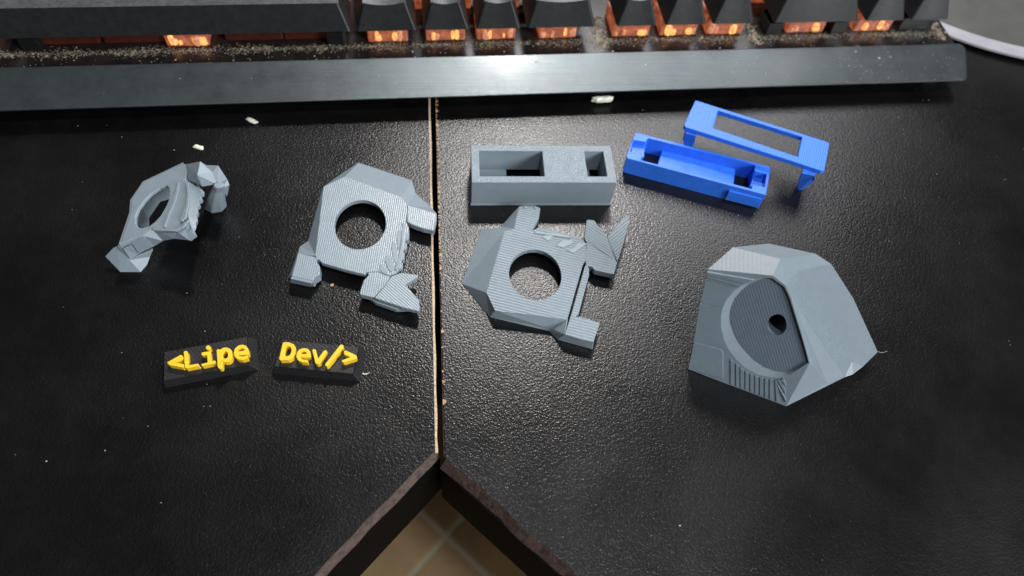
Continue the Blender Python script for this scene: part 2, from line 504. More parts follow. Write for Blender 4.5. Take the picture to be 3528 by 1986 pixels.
# switch housings that glow under the keys
def switch(xc, y0=4.2, style='glow', hot=True, w=14.0):
    s = box('switch_housing', xc - w / 2, xc + w / 2, y0, y0 + 13.5, 8.01, 13.4, M[style], kb, KF, 0.5)
    if hot:
        r = random.Random(int(xc * 10))
        for side in (-1, 1):
            for q in range(r.choice((2, 3, 3, 4))):
                cx = xc + side * 3.9 + r.uniform(-1.9, 1.9); hh = r.uniform(1.2, 4.0); zb = 8.6 + r.uniform(0, .8)
                lens = ellipse_led(cx, y0 - 0.2, r.uniform(.5, 1.35), zb, zb + hh)
                mesh('led_lens', lens[0], lens[1], M[r.choice(('glow_hot', 'glow_hot', 'glow_mid'))], s, 0.25)
    return s

def ellipse_led(cx, cy, r, z0, z1, n=10):
    v = []; f = []
    for z, k in ((z0, .8), (z0 + .4, 1), (z1 - .5, 1), (z1, .6)):
        for i in range(n):
            a = 2 * math.pi * i / n
            v.append(KF(cx + r * k * math.cos(a), cy + r * k * math.sin(a) * .8, z))
    for j in range(3):
        for i in range(n): f.append((j * n + i, j * n + (i + 1) % n, (j + 1) * n + (i + 1) % n, (j + 1) * n + i))
    f.append(tuple(range(n - 1, -1, -1))); f.append(tuple(range(3 * n, 4 * n)))
    return v, f
for a, b in front[:7]: switch((a + b) / 2)
switch(167.4, w=15); switch(194.7, w=15)
switch(-58.0)
switch(212.7, style='stab', hot=False)
for xc in (-97.0, -76.0, -36.0, -16.0): switch(xc, y0=6.5, style='glow_dim', hot=False, w=19.6)
for xc in (-108.0, -8.0, 154.5, 180.5): box('stabilizer', xc - 3, xc + 3, 3.2, 12, 8.02, 13.0, M['stab'], kb, KF, 0.3)
for xc in (-150, -175, -130): switch(xc)
for xc in [7.8 - 18.2 * k for k in range(9)] + [16 + 18.2 * k for k in range(3)] + [117, 158.6, 176.7, 194.8, 212.7]:
    switch(xc, y0=22.0, hot=False)
# dust lying along the plate and on the front strip
def flakes(name, n, gen, mat, parent, smin, smax, seed, kind='stuff'):
    r = random.Random(seed); v = []; f = []
    for _ in range(n):
        x, y, z = gen(r); s = r.uniform(smin, smax) * (1 if r.random() < .93 else 2.0)
        k = len(v); a0 = r.uniform(0, 6.28); m = 5
        asp = r.uniform(.4, 1)
        for i in range(m):
            a = a0 + 2 * math.pi * i / m; rr = s * r.uniform(.6, 1.2)
            v.append((x + rr * math.cos(a), y + rr * asp * math.sin(a), z + r.uniform(0, .25) * s))
        v.append((x, y, z + s * r.uniform(.3, .9)))
        for i in range(m): f.append((k + i, k + (i + 1) % m, k + m))
        f.append(tuple(k + i for i in reversed(range(m))))
    o = mesh(name, v, f, mat, parent); o['kind'] = kind; return o
def g1(r):
    x = r.uniform(-150, 224)
    while r.random() > 0.35 + 0.65 * (0.5 + 0.5 * math.sin(x * 0.23) * math.sin(x * 0.071 + 1)): x = r.uniform(-150, 224)
    y = r.gauss(2.0, 0.8 + 0.7 * math.sin(x * 0.11) ** 2); y = min(max(y, -1.0), 6)
    return KF(x, y, 8.02)
flakes('dust_line', 9000, g1, M['dust'], kb, 0.08, 0.26, 3)
def g2(r):
    x = r.choice((86.5, 88.5, 147, 222.5, -150)) + r.gauss(0, 1.2); y = r.uniform(-2, 16)
    return KF(x, y, 8.03)
flakes('dust_heaps', 1300, g2, M['dust'], kb, 0.15, 0.45, 4)
def g3(r):
    x = r.uniform(-150, 224); y = -7 + abs(r.gauss(0, 4)); return KF(x, min(y, 3), 8.02)
flakes('loose_dust', 420, g3, M['speck'], kb, 0.08, 0.22, 5)
def g4(r):
    x = 221 - abs(r.gauss(0, 60)) if r.random() < .8 else r.uniform(-110, 215); y = r.uniform(-22.5, -7.5)
    if x < -115: x = -110
    return KF(x, y, 6.83 + 3.1 * (y + 23.2) / 16.7)
flakes('strip_dust', 130, g4, M['speck'], kb, 0.07, 0.22, 6)

# ------------------------------------------------------------------ crumbs on the desk
def crumb(loc, lx, ly, lz, rot, label, seed, mat=None):
    r = random.Random(seed)
    t = None
    v = []; f = []; nu, nv = 12, 7
    c, s = math.cos(rot), math.sin(rot)
    for j in range(nv):
        th = math.pi * j / (nv - 1)
        for i in range(nu):
            a = 2 * math.pi * i / nu
            k = r.uniform(.78, 1.15) if 0 < j < nv - 1 else 1
            x = lx * (abs(math.cos(a)) ** .6) * (1 if math.cos(a) > 0 else -1) * math.sin(th) ** .7 * k
            y = ly * (abs(math.sin(a)) ** .6) * (1 if math.sin(a) > 0 else -1) * math.sin(th) ** .7 * k
            v.append((c * x - s * y, s * x + c * y, lz * (1 - math.cos(th)) * .5 * k + 0.02))
    for j in range(nv - 1):
        for i in range(nu):
            a = j * nu; f.append((a + i, a + (i + 1) % nu, a + nu + (i + 1) % nu, a + nu + i))
    o = mesh('crumb', v, f, mat or M['crumb']); o.location = V(loc) * MM
    o['label'] = label; o['category'] = 'crumb'; o['group'] = 'crumbs on the desk'
    return o
crumb((61.46,126.74,1.00), 4.2, 1.3, 1.9, 0.14, 'large pale rod-shaped crumb in the shade of the keyboard', 1)
crumb((-59.76,119.14,0.00), 2.3, 0.75, 0.8, -0.55, 'thin slanted pale crumb at the edge of the keyboard shadow', 2)
crumb((-75.25,107.41,0.00), 1.7, 0.8, 0.7, -0.35, 'small pale crumb above the leaning grey part', 3)
crumb((-29.47,52.79,0.00), 0.55, 0.4, 0.4, 0.3, 'tiny orange-tan crumb between the legs of the left holed part', 4, M['core'])
def g5(r):
    while True:
        x, y = r.uniform(-160, 220), r.uniform(-60, 128)
        if abs(x) > 3 and y > -abs(x) + 5: break
    return (x, y, 0.02)
o = flakes('dust_specks', 150, g5, M['speck'], None, 0.06, 0.17, 8)
o['label'] = 'fine pale dust specks scattered over the black desk'; o['category'] = 'dust'

spots = [(153.96,123.97,0.02), (171.24,118.56,0.02), (185.44,110.62,0.02), (184.57,111.50,0.02), (198.25,110.59,0.02), (199.07,88.01,0.02), (175.88,53.97,0.02), (-82.34,6.04,0.02), (-66.44,-7.81,0.02), (-95.66,4.05,0.02), (-63.29,39.02,0.02), (-58.18,70.98,0.02), (184.82,127.52,0.02), (187.14,127.50,0.02)]
it = iter(spots)
o = flakes('coarse_specks', len(spots), lambda r: next(it), M['speck'], None, 0.10, 0.22, 12)
o['label'] = 'coarser pale specks lying apart on the black desk, mostly at the right'; o['category'] = 'dust'
def thread(pts, rad, label):
    v = []; f = []; n = 6
    for i, p in enumerate(pts):
        a = Vector(pts[min(i + 1, len(pts) - 1)]) - Vector(pts[max(i - 1, 0)]); a.normalize()
        u = a.cross(Vector((0, 0, 1))).normalized(); w = u.cross(a)
        for k in range(n):
            t_ = 2 * math.pi * k / n; v.append(tuple(Vector(p) + (u * math.cos(t_) + w * math.sin(t_)) * rad))
    for i in range(len(pts) - 1):
        for k in range(n): f.append((i * n + k, i * n + (k + 1) % n, (i + 1) * n + (k + 1) % n, (i + 1) * n + k))
    o = mesh('thread', v, f, M['crumb']); o['label'] = label; o['category'] = 'thread'; o['group'] = 'loose threads'
thread([(-19.65,23.94,0.50), (-19.16,23.85,0.20), (-18.59,23.92,0.15), (-18.12,24.01,0.30), (-17.75,24.07,0.80)], 0.13, 'short pale curled thread beside the end of the Dev/> tag')
thread([(127.09,23.23,2.00), (128.74,23.36,1.00), (130.28,23.81,0.30), (131.25,24.20,0.10)], 0.03, 'hair-thin pale thread at the right corner of the faceted block')
# ------------------------------------------------------------------ grey battery box with two openings
BX = frame_of(12.5, 81.65, -1.35)
bt = thing('grey_box', BX(22, 7.5, 0), 'long grey printed box with one wide and one narrow opening on top', 'box')
L, Wd, Hh = 45.0, 15.3, 11.0
def bl(pts, z): return [BX(x, y, z) for x, y in pts]
h1 = [(2.5, 2.5), (22.6, 2.5), (22.6, 12.9), (2.5, 12.9)]
h2 = [(36.2, 2.5), (42.3, 2.5), (42.3, 12.9), (36.2, 12.9)]
ring = [(0, 0), (L, 0), (L, Wd), (0, Wd)]
v, f = prism_data(bl(ring, Hh - 0.5), (bl(h1, Hh - .5), bl(h2, Hh - .5)), 2.2)
mesh('body', v, f, M['grey'], bt, 0, 2)
g1_ = [(11.6, 2.5), (27, 2.5), (27, 15.0), (12.3, 15.0), (11.6, 14.3)]
g2_ = [(39.0, 2.5), (42.3, 2.5), (42.3, 15.0), (39.0, 15.0)]
v, f = prism_data(bl(ring, 2.199), (bl(g1_, 2.199), bl(g2_, 2.199)), 0.05)
mesh('base_section', v, f, M['grey'], bt, 0, 2)
v, f = prism_data(bl([(-.08, -.08), (L + .08, -.08), (L + .08, Wd + .08), (-.08, Wd + .08)], Hh), (bl(h1, Hh), bl(h2, Hh)), Hh - 0.5)
mesh('top_face', v, f, M['grey_top'], bt, 0.25, 2)
v, f = prism_data(bl([(-.25, -.3), (L + .25, -.3), (L + .25, Wd + .2), (-.25, Wd + .2)], .45), (bl(ring, .45),), 0.02)
mesh('base_flange', v, f, M['grey'], bt, 0, 2)

# ------------------------------------------------------------------ blue tray
TZ = 7.0
tr = thing('blue_tray', (89.55,97.04,0.00), 'blue printed tray with long shallow trough and a square hole near each end', 'tray')
outer = [(68.73,105.60,7.00),(111.04,89.77,7.00),(111.11,88.40,7.00),(106.58,77.66,7.00),(63.75,94.19,7.00),(64.19,95.96,7.00)]
cav = [(72.58,102.87,7.00),(106.33,90.45,7.00),(105.62,87.81,7.00),(109.35,86.49,7.00),(107.21,81.00,7.00),(103.27,82.11,7.00),(102.64,80.32,7.00),(68.40,93.21,7.00),(69.17,95.48,7.00),(65.47,96.93,7.00),(67.37,102.13,7.00),(71.36,101.26,7.00)]
v, f = prism_data(outer, (cav,), 0.05)
mesh('rim_wall', v, f, M['blue'], tr, 0.15, 2)
prism('trough_floor', [(79.03,103.71,3.00),(102.21,94.51,3.00),(98.97,84.75,3.00),(74.72,93.45,3.00)], 0.1, M['blue'], tr, bevel=0.2)
prism('end_ledge', [(67.67,103.22,5.00),(71.83,102.13,5.00),(70.28,96.10,5.00),(66.07,97.37,5.00)], 0.1, M['blue'], tr, bevel=0.1)
prism('end_ledge', [(106.56,88.80,4.20),(111.14,87.33,4.20),(108.87,81.99,4.20),(103.94,83.62,4.20)], 0.1, M['blue'], tr, bevel=0.1)
prism('front_clip', [(68.55,93.64,6.00), (72.95,91.99,6.00), (72.75,91.41,6.00), (68.24,93.06,6.00)], 1.0, M['blue'], tr, bevel=0.05)
prism('front_clip', [(96.17,81.80,5.00), (106.14,78.19,5.00), (105.88,77.45,5.00), (95.87,81.05,5.00)], 0.8, M['blue'], tr, bevel=0.05)

# ------------------------------------------------------------------ blue frame standing on two legs
fr = thing('blue_bracket', (113.36,108.36,0.00), 'open blue printed frame standing on two pointed legs behind the tray', 'bracket')
outer = [(89.99,115.16,12.00),(90.48,115.25,12.00),(131.03,95.44,12.00),(131.27,94.76,12.00),(125.81,83.31,12.00),(124.81,83.02,12.00),(117.06,86.93,12.00),(83.92,102.94,12.00),(83.88,104.17,12.00)]
hole = [(96.94,110.38,12.00),(122.82,97.92,12.00),(118.71,89.14,12.00),(93.32,102.33,12.00)]
v, f = prism_data(outer, (hole,), Vector((0, 0, -1.7)))
mesh('top_plate', v, f, M['blue_line'], fr, 0.2, 2)
leg = [(119.92,85.53,10.40), (124.02,84.45,10.40), (124.34,84.25,9.00), (125.41,85.28,6.00), (124.62,86.61,0.80), (123.55,86.83,0.10), (122.82,87.21,0.60), (121.43,86.81,5.00)]
mesh('leg', leg, [tuple(range(len(leg)))], M['blue'], fr, 0.15, 2, solid=1.8)
leg = [(84.71,103.78,10.40), (88.07,102.62,10.40), (89.20,103.79,6.00), (89.98,105.19,0.80), (89.06,105.24,0.10), (87.31,105.28,1.20), (85.11,104.49,6.20)]
mesh('leg', leg, [tuple(range(len(leg)))], M['blue'], fr, 0.15, 2, solid=1.8)

# ------------------------------------------------------------------ black name tags with raised yellow lettering
def tag_slab(t, base, top):
    v = list(base) + list(top)
    mesh('slab', v, [(3, 2, 1, 0), (0, 1, 5, 4), (1, 2, 6, 5), (2, 3, 7, 6), (3, 0, 4, 7)], M['tag_edge'], t, 0.2, 2)
    c = sum((Vector(p) for p in top), Vector()) / 4
    prism('textured_face', [tuple(c + (Vector(p) - c) * 0.985 + Vector((0, 0, 0.12))) for p in top], Vector((0, 0, -.3)), M['tag'], t, bevel=0.06)
def letter(t, outer, holes=(), name='letter', z0=3.05, sm=0):
    o = smooth_loop(outer, sm) if sm else outer
    prism(name, o, z0, M['yellow'], t, [smooth_loop(h, 1) for h in holes], bevel=0.09, seg=2)
LZ = 4.9
t1 = thing('name_tag', (-59.79,29.09,0.00), 'black slab with raised yellow letters reading <Lipe', 'name tag', 'black name tags with yellow letters')
FT = frame_of(-70.7, 22.6, 9.6)
tag_slab(t1, [FT(-.3, -.3, 0.05), FT(23.7, -.1, 0.05), FT(23.9, 9.6, 0.05), FT(-.1, 9.6, 0.05)],
         [FT(0.4, 0.3, 3), FT(21.9, 0.4, 3), FT(22.0, 9.0, 3), FT(.4, 8.9, 3)])
letter(t1, [(-69.63,27.43,4.90),(-66.59,29.49,4.90),(-66.12,29.37,4.90),(-65.64,28.54,4.90),(-65.70,28.15,4.90),(-67.58,27.24,4.90),(-65.35,26.79,4.90),(-65.08,25.94,4.90),(-65.44,25.81,4.90),(-68.92,26.66,4.90)])
letter(t1, [(-65.90,30.44,4.90),(-65.26,30.64,4.90),(-64.88,30.32,4.90),(-64.03,26.38,4.90),(-61.71,26.72,4.90),(-61.35,26.36,4.90),(-61.39,26.02,4.90),(-64.42,25.47,4.90),(-64.88,25.78,4.90)])
letter(t1, [(-61.25,29.95,4.90),(-59.06,30.26,4.90),(-58.34,27.41,4.90),(-57.48,27.42,4.90),(-57.25,27.07,4.90),(-57.28,26.67,4.90),(-60.52,25.98,4.90),(-60.82,26.29,4.90),(-60.78,26.58,4.90),(-59.28,26.96,4.90),(-59.77,29.13,4.90),(-60.99,29.08,4.90),(-61.27,29.50,4.90)])
letter(t1, [(-60.43,31.54,4.90),(-60.21,31.96,4.90),(-59.66,31.96,4.90),(-59.15,31.48,4.90),(-59.11,30.87,4.90),(-59.47,30.63,4.90),(-60.03,30.76,4.90),(-60.37,31.13,4.90)], name='letter_dot')
letter(t1, [(-57.53,30.60,4.90),(-57.03,30.78,4.90),(-56.57,30.61,4.90),(-56.02,31.09,4.90),(-55.11,31.20,4.90),(-54.17,30.81,4.90),(-53.54,30.07,4.90),(-53.21,28.81,4.90),(-53.31,27.56,4.90),(-53.91,26.86,4.90),(-54.78,26.80,4.90),(-55.52,27.14,4.90),(-55.27,25.29,4.90),(-55.66,24.96,4.90),(-56.24,25.14,4.90),(-56.57,25.60,4.90)],
       [[(-55.80,29.51,4.90),(-55.43,30.05,4.90),(-54.89,30.07,4.90),(-54.43,29.45,4.90),(-54.30,28.48,4.90),(-54.62,27.90,4.90),(-55.23,27.92,4.90),(-55.71,28.55,4.90)]])
letter(t1, [(-49.04,28.95,4.90),(-49.30,30.41,4.90),(-49.97,31.39,4.90),(-51.03,31.84,4.90),(-52.10,31.56,4.90),(-52.83,30.70,4.90),(-52.98,29.43,4.90),(-52.52,28.28,4.90),(-51.71,27.56,4.90),(-50.47,27.31,4.90),(-49.07,27.69,4.90),(-49.30,28.51,4.90),(-50.59,28.27,4.90),(-51.49,28.43,4.90),(-51.86,28.78,4.90),(-49.16,28.86,4.90)],
       [[(-52.09,29.75,4.90),(-51.85,30.45,4.90),(-51.24,30.88,4.90),(-50.56,30.70,4.90),(-50.14,30.02,4.90)]])
t2 = thing('name_tag', (-31.40,27.79,0.00), 'black slab with raised yellow letters reading Dev/>', 'name tag', 'black name tags with yellow letters')
FT = frame_of(-43.6, 25.5, -8.6)
tag_slab(t2, [FT(-.2, -.3, 0.05), FT(23.6, -.3, 0.05), FT(23.8, 9.1, 0.05), FT(0, 9.1, 0.05)],
         [FT(0.9, 0.5, 3), FT(22.1, .5, 3), FT(22.2, 8.6, 3), FT(1.0, 8.6, 3)])
letter(t2, [(-40.51,31.95,4.90),(-40.01,32.11,4.90),(-38.80,31.98,4.90),(-37.58,31.36,4.90),(-36.93,30.25,4.90),(-36.94,28.59,4.90),(-37.46,27.35,4.90),(-38.51,26.71,4.90),(-40.61,26.71,4.90),(-41.03,27.13,4.90)],
       [[(-39.56,30.88,4.90),(-38.66,30.89,4.90),(-38.06,30.17,4.90),(-38.04,28.89,4.90),(-38.51,27.92,4.90),(-39.76,27.78,4.90)]])
letter(t2, [(-32.84,27.52,4.90),(-33.13,29.06,4.90),(-33.87,29.86,4.90),(-34.90,30.11,4.90),(-35.99,29.75,4.90),(-36.57,28.70,4.90),(-36.59,27.56,4.90),(-36.06,26.53,4.90),(-35.08,25.96,4.90),(-33.51,25.73,4.90),(-33.47,26.38,4.90),(-34.78,26.65,4.90),(-35.49,27.13,4.90),(-35.56,27.49,4.90),(-32.99,27.17,4.90)],
       [[(-35.67,28.36,4.90),(-35.37,28.98,4.90),(-34.67,29.18,4.90),(-34.05,28.79,4.90),(-33.93,28.28,4.90)]])
letter(t2, [(-32.60,29.42,4.90),(-32.24,29.71,4.90),(-31.68,29.45,4.90),(-30.91,26.72,4.90),(-29.58,29.03,4.90),(-29.10,29.26,4.90),(-28.63,28.86,4.90),(-28.71,28.30,4.90),(-30.24,25.43,4.90),(-30.85,25.16,4.90),(-31.49,25.44,4.90)])
letter(t2, [(-25.34,30.57,4.90),(-24.94,30.76,4.90),(-24.47,30.53,4.90),(-24.35,29.83,4.90),(-27.97,24.63,4.90),(-28.46,24.35,4.90),(-28.91,24.72,4.90),(-28.89,25.17,4.90)])
letter(t2, [(-24.26,28.54,4.90),(-23.78,28.95,4.90),(-21.00,27.39,4.90),(-20.73,26.97,4.90),(-20.80,26.34,4.90),(-24.05,25.30,4.90),(-24.54,25.57,4.90),(-24.65,25.98,4.90),(-22.40,26.90,4.90),(-24.06,27.73,4.90)])

# ------------------------------------------------------------------ left holed part (leaning shell)
a = thing('leaning_shell', (-81.60,78.16,0.00), 'grey angular printed shell with oval hole leaning on its side, far left', 'printed part')
plate = [(-85.12,85.33,9.20),(-73.75,89.81,12.05),(-72.08,89.29,12.51),(-71.33,82.86,12.95),(-70.02,79.21,13.43),(-68.82,73.95,13.95),(-68.00,68.57,14.36),(-68.59,65.45,14.32),(-70.74,63.74,13.82),(-78.03,66.05,11.80),(-80.26,64.05,11.28),(-83.86,62.93,10.37),(-86.75,62.00,9.63),(-86.31,74.45,9.29),(-87.21,79.26,8.87)]
hole = [(-77.20,82.05,11.42),(-76.24,81.18,11.71),(-75.57,79.44,11.95),(-75.10,76.07,12.20),(-75.53,73.34,12.19),(-76.42,70.40,12.06),(-77.66,68.49,11.80),(-79.16,67.14,11.46),(-81.05,66.86,10.97),(-82.56,67.58,10.54),(-83.79,69.21,10.15),(-84.50,71.96,9.86),(-84.20,74.89,9.83),(-83.05,77.64,10.03),(-81.39,79.94,10.39),(-79.27,81.54,10.89)]
dn = Vector((0.30, -0.03, -0.9)) * 1.1
def pl_prism(name, outer, holes, d, mat, parent, bevel=0.2):
    v, f = prism_data(outer, holes, d); return mesh(name, v, f, mat, parent, bevel, 2)
pl_prism('eye_plate', plate, (hole,), dn, M['grey'], a)
# raised rails on the plate
pl_prism('rail', [(-70.82,81.03,13.88),(-69.97,80.81,14.11),(-68.90,76.76,14.54),(-68.13,71.68,14.94),(-68.10,67.29,15.11),(-68.86,65.95,14.96),(-69.67,66.29,14.73),(-69.40,68.69,14.71),(-68.98,71.89,14.71),(-69.66,76.57,14.35)], (), dn * .5, M['grey'], a, .15)
pl_prism('rail', [(-73.63,82.02,12.78),(-73.25,81.93,12.89),(-72.68,77.97,13.19),(-72.76,74.58,13.29),(-73.55,69.56,13.27),(-73.99,65.25,13.31),(-74.57,65.63,13.15),(-74.26,70.10,13.06),(-73.72,74.81,13.03),(-73.48,78.95,12.94)], (), dn * .4, M['grey'], a, .1)
pl_prism('rim_bead', [(-77.82,66.07,12.37),(-70.56,63.73,14.38),(-68.55,64.68,14.88),(-67.45,66.57,15.10),(-66.96,66.02,15.25),(-68.10,63.86,15.03),(-70.24,62.87,14.50),(-77.41,64.89,12.52)], (), dn * .5, M['grey'], a, .2)
# side wall facing the viewer
top = [(-86.75,62.00,9.63), (-83.86,62.93,10.37), (-80.26,64.05,11.28), (-78.00,65.94,11.81), (-70.72,63.63,13.83), (-68.56,65.26,14.34), (-67.52,66.82,14.56)]
bot = [(-86.45,61.46,3.20), (-83.96,63.23,3.80), (-79.17,64.52,5.50), (-76.08,64.39,8.00), (-71.79,62.80,11.00), (-66.70,60.43,13.50), (-64.87,61.42,14.50)]
v = top + bot; n = len(top)
mesh('side_wall', v, [(i, i + 1, i + 1 + n, i + n) for i in range(n - 1)], M['grey'], a, 0.15, 2, solid=1.2)
# panel steps on the side wall
def on_wall(u, t, off=0.35):
    i = min(int(u), len(top) - 2); k = u - i
    p = Vector(top[i]).lerp(Vector(top[i + 1]), k).lerp(Vector(bot[i]).lerp(Vector(bot[i + 1]), k), t)
    return tuple(p + Vector((0.15, -0.85, 0.5)) * off)
for u0, u1, t0, t1_, off in ((0.15, 0.95, .2, .95, .35), (1.05, 2.0, .15, .95, .6)):
    mesh('side_panel', [on_wall(u0, t0, off), on_wall(u1, t0, off), on_wall(u1, t1_, off), on_wall(u0, t1_, off)], [(0, 1, 2, 3)], M['grey'], a, 0.08, 2, solid=0.3)
# foot at lower left
ft = dict(a=(-93.35,62.76,3.40), b=(-90.30,63.88,6.00), c=(-88.32,64.13,6.80), d=(-89.30,63.30,5.60), e=(-86.53,61.39,3.30), f=(-84.17,59.25,0.05), g=(-89.88,59.48,0.05),
          h=(-81.73,63.58,1.60), i=(-82.61,61.40,0.50), j=(-80.20,64.20,4.00), k=(-85.56,61.92,3.60))
K = list(ft); vv = [ft[k] for k in K]
def F(s): return tuple(K.index(c) for c in s)
mesh('foot', vv, [F('adefg'), F('abd'), F('bcd'), F('efih'), F('ehjk'), F('cek'), F('dce')], M['grey'], a, 0.12, 2, solid=0.8)
# inner far wall seen through the hole, and the skirt down to the desk on the left
sk_t = [(-87.03,62.37,9.13), (-86.58,74.85,8.79), (-87.48,79.67,8.37), (-85.38,85.77,8.70), (-73.98,90.25,11.55)]
sk = [(p[0] + .5, p[1] - .3, p[2]) for p in sk_t] + [(p[0] + 2.0, p[1] - 0.6, 0.1) for p in sk_t]
mesh('far_wall', sk, [(i, i + 1, i + 6, i + 5) for i in range(4)], M['grey'], a, 0.0, solid=1.0, offset=1.0)
# chewed strip along the right edge
v = []; f = []
ins = [(985,350),(1010,430),(1020,500),(1015,580),(1005,680),(1015,755),(1045,830)]
out = [(1145,430),(1142,500),(1128,562),(1108,620),(1105,700),(1105,780),(1078,880)]
inp = [(-71.28,82.66,12.97), (-69.86,79.16,13.48), (-69.01,76.26,13.81), (-68.57,73.13,14.04), (-68.15,69.33,14.30), (-67.30,66.40,14.63), (-65.86,63.39,15.12)]
outp = [(-65.71,77.84,14.50), (-65.33,75.67,14.20), (-65.55,73.64,14.00), (-65.72,71.47,14.00), (-65.41,68.60,14.00), (-65.05,65.77,14.00), (-65.19,62.48,14.00)]
rag = random.Random(4)
cv = []; cf = []
for i in range(len(inp) - 1):
    for k in range(3):
        t0, t1_ = k / 3, (k + 1) / 3
        a0, a1 = Vector(inp[i]).lerp(Vector(inp[i + 1]), t0), Vector(inp[i]).lerp(Vector(inp[i + 1]), t1_)
        b0, b1 = Vector(outp[i]).lerp(Vector(outp[i + 1]), t0), Vector(outp[i]).lerp(Vector(outp[i + 1]), t1_)
        if k == 2: b1 = b1.lerp(a1, 0.16)
        if k == 0 and i: b0 = b0.lerp(a0, 0.16)
        n0 = len(cv); cv += [tuple(q) for q in (a0, a1, b1, b0)]; cf.append((n0, n0 + 1, n0 + 2, n0 + 3))
mesh('chewed_edge', cv, cf, M['grey'], a, 0.12, 2, solid=1.6)
# upper right end: peak, notch and hooked leg
pk = dict(a=(-72.56,89.33,12.38), b=(-66.27,85.73,17.50), c=(-66.53,80.96,17.00), d=(-70.55,82.54,13.17), e=(-62.97,83.07,15.50), f=(-62.28,81.14,12.50), g=(-66.20,79.93,13.00),
          h=(-66.75,89.24,12.00), i=(-62.36,87.17,14.00), j=(-60.49,84.93,10.50), k=(-60.04,83.86,9.00), l=(-62.25,83.71,3.50), m=(-62.15,82.36,9.00), n=(-66.01,78.45,14.00))
K = list(pk); vv = [pk[k] for k in K]
def F(s): return tuple(K.index(c) for c in s)
mesh('peak', vv, [F('abcd'), F('dcg'), F('cbe'), F('cefg'), F('ief'), F('ijf'), F('jkm'), F('jmf'), F('klm')], M['grey'], a, 0.15, 2, solid=1.3)
mesh('notch_back', [pk['h'], pk['i'], pk['e'], pk['b']], [(0, 1, 2), (0, 2, 3)], M['grey'], a, 0.1, 2, solid=.8)
# hooked leg, a tapering round stump
lv = []; lf = []
secs = [((-61.34,80.08,13.50), 1.6), ((-62.36,80.69,11.00), 2.0), ((-63.65,80.91,8.00), 2.5), ((-64.99,81.40,4.60), 3.0), ((-66.14,82.21,1.40), 3.5), ((-66.39,82.62,0.10), 3.2)]
nn = 7
for c, r in secs:
    for i in range(nn):
        t_ = 2 * math.pi * i / nn; lv.append((c[0] + r * math.cos(t_), c[1] + r * .8 * math.sin(t_), c[2]))
for j in range(len(secs) - 1):
    for i in range(nn): lf.append((j * nn + i, j * nn + (i + 1) % nn, (j + 1) * nn + (i + 1) % nn, (j + 1) * nn + i))
lf.append(tuple(range(nn))); lf.append(tuple(reversed(range(5 * nn, 6 * nn))))
mesh('hooked_leg', lv, lf, M['grey'], a, 0.35, 3)

# ------------------------------------------------------------------ second holed part (left of the seam)
b = thing('holed_shell', (-24.08,73.17,0.00), 'grey angular printed plate with round hole and forked tail, tab reaching over the seam', 'printed part', 'grey holed plates')
pz = 6.0
outer = [(-33.33,86.44,4.50),(-27.02,90.36,4.50),(-9.17,81.69,4.50),(-7.46,78.32,4.50),(-7.84,72.07,4.50),(-7.01,69.78,4.50),(-7.72,66.13,4.50),(-8.41,62.72,4.50),(-9.02,58.43,4.50),(-9.28,55.48,4.50),(-10.43,53.52,4.50),(-12.58,52.68,4.50),(-15.87,54.25,4.50),(-18.96,54.23,4.50),(-19.54,53.34,4.50),(-25.83,55.42,4.50),(-31.94,57.84,4.50),(-32.87,59.01,4.50),(-33.63,59.04,4.50),(-34.00,60.53,4.50)]
hb = ellipse(-21.5, 71.5, 7.6, 9.25, 4.5, 56)
pl_prism('eye_plate', outer, (hb,), Vector((0, 0, -1.5)), M['grey_b'], b, .25)
pl_prism('tab', [(-7.40,78.58,4.35),(-2.73,76.77,4.35),(1.47,75.07,4.35),(1.35,72.62,4.35),(0.55,68.54,4.35),(-2.62,69.40,4.35),(-6.22,71.14,4.35),(-7.67,72.18,4.35)], (), Vector((0, 0, -2.2)), M['grey_b'], b, .25)
pl_prism('foot_tab', [(-39.09,61.65,4.35),(-33.93,60.03,4.35),(-33.35,58.08,4.35),(-32.46,56.58,4.35),(-32.38,53.89,4.35),(-33.67,53.03,4.35),(-34.08,51.70,4.35),(-40.19,53.55,4.35)], (), Vector((0, 0, -3.4)), M['grey_b'], b, .25)
pl_prism('foot_flange', [(-42.10,55.84,0.45), (-40.03,63.94,0.45), (-33.75,62.00,0.45), (-32.95,55.18,0.45), (-34.63,53.58,0.45), (-36.89,52.75,0.45)], (), 0.05, M['grey'], b, .15)
mesh('foot_flank', [(-39.12,61.75,4.20), (-40.23,53.65,4.20), (-42.00,55.92,0.45), (-39.55,66.08,1.12)], [(0, 1, 2, 3)], M['grey'], b, .1, 2, solid=.8)
mesh('foot_front', [(-40.23,53.65,4.20), (-34.12,51.80,4.20), (-35.10,52.69,0.90), (-41.45,54.64,0.60)], [(0, 1, 2, 3)], M['grey'], b, .1, 2, solid=.8)
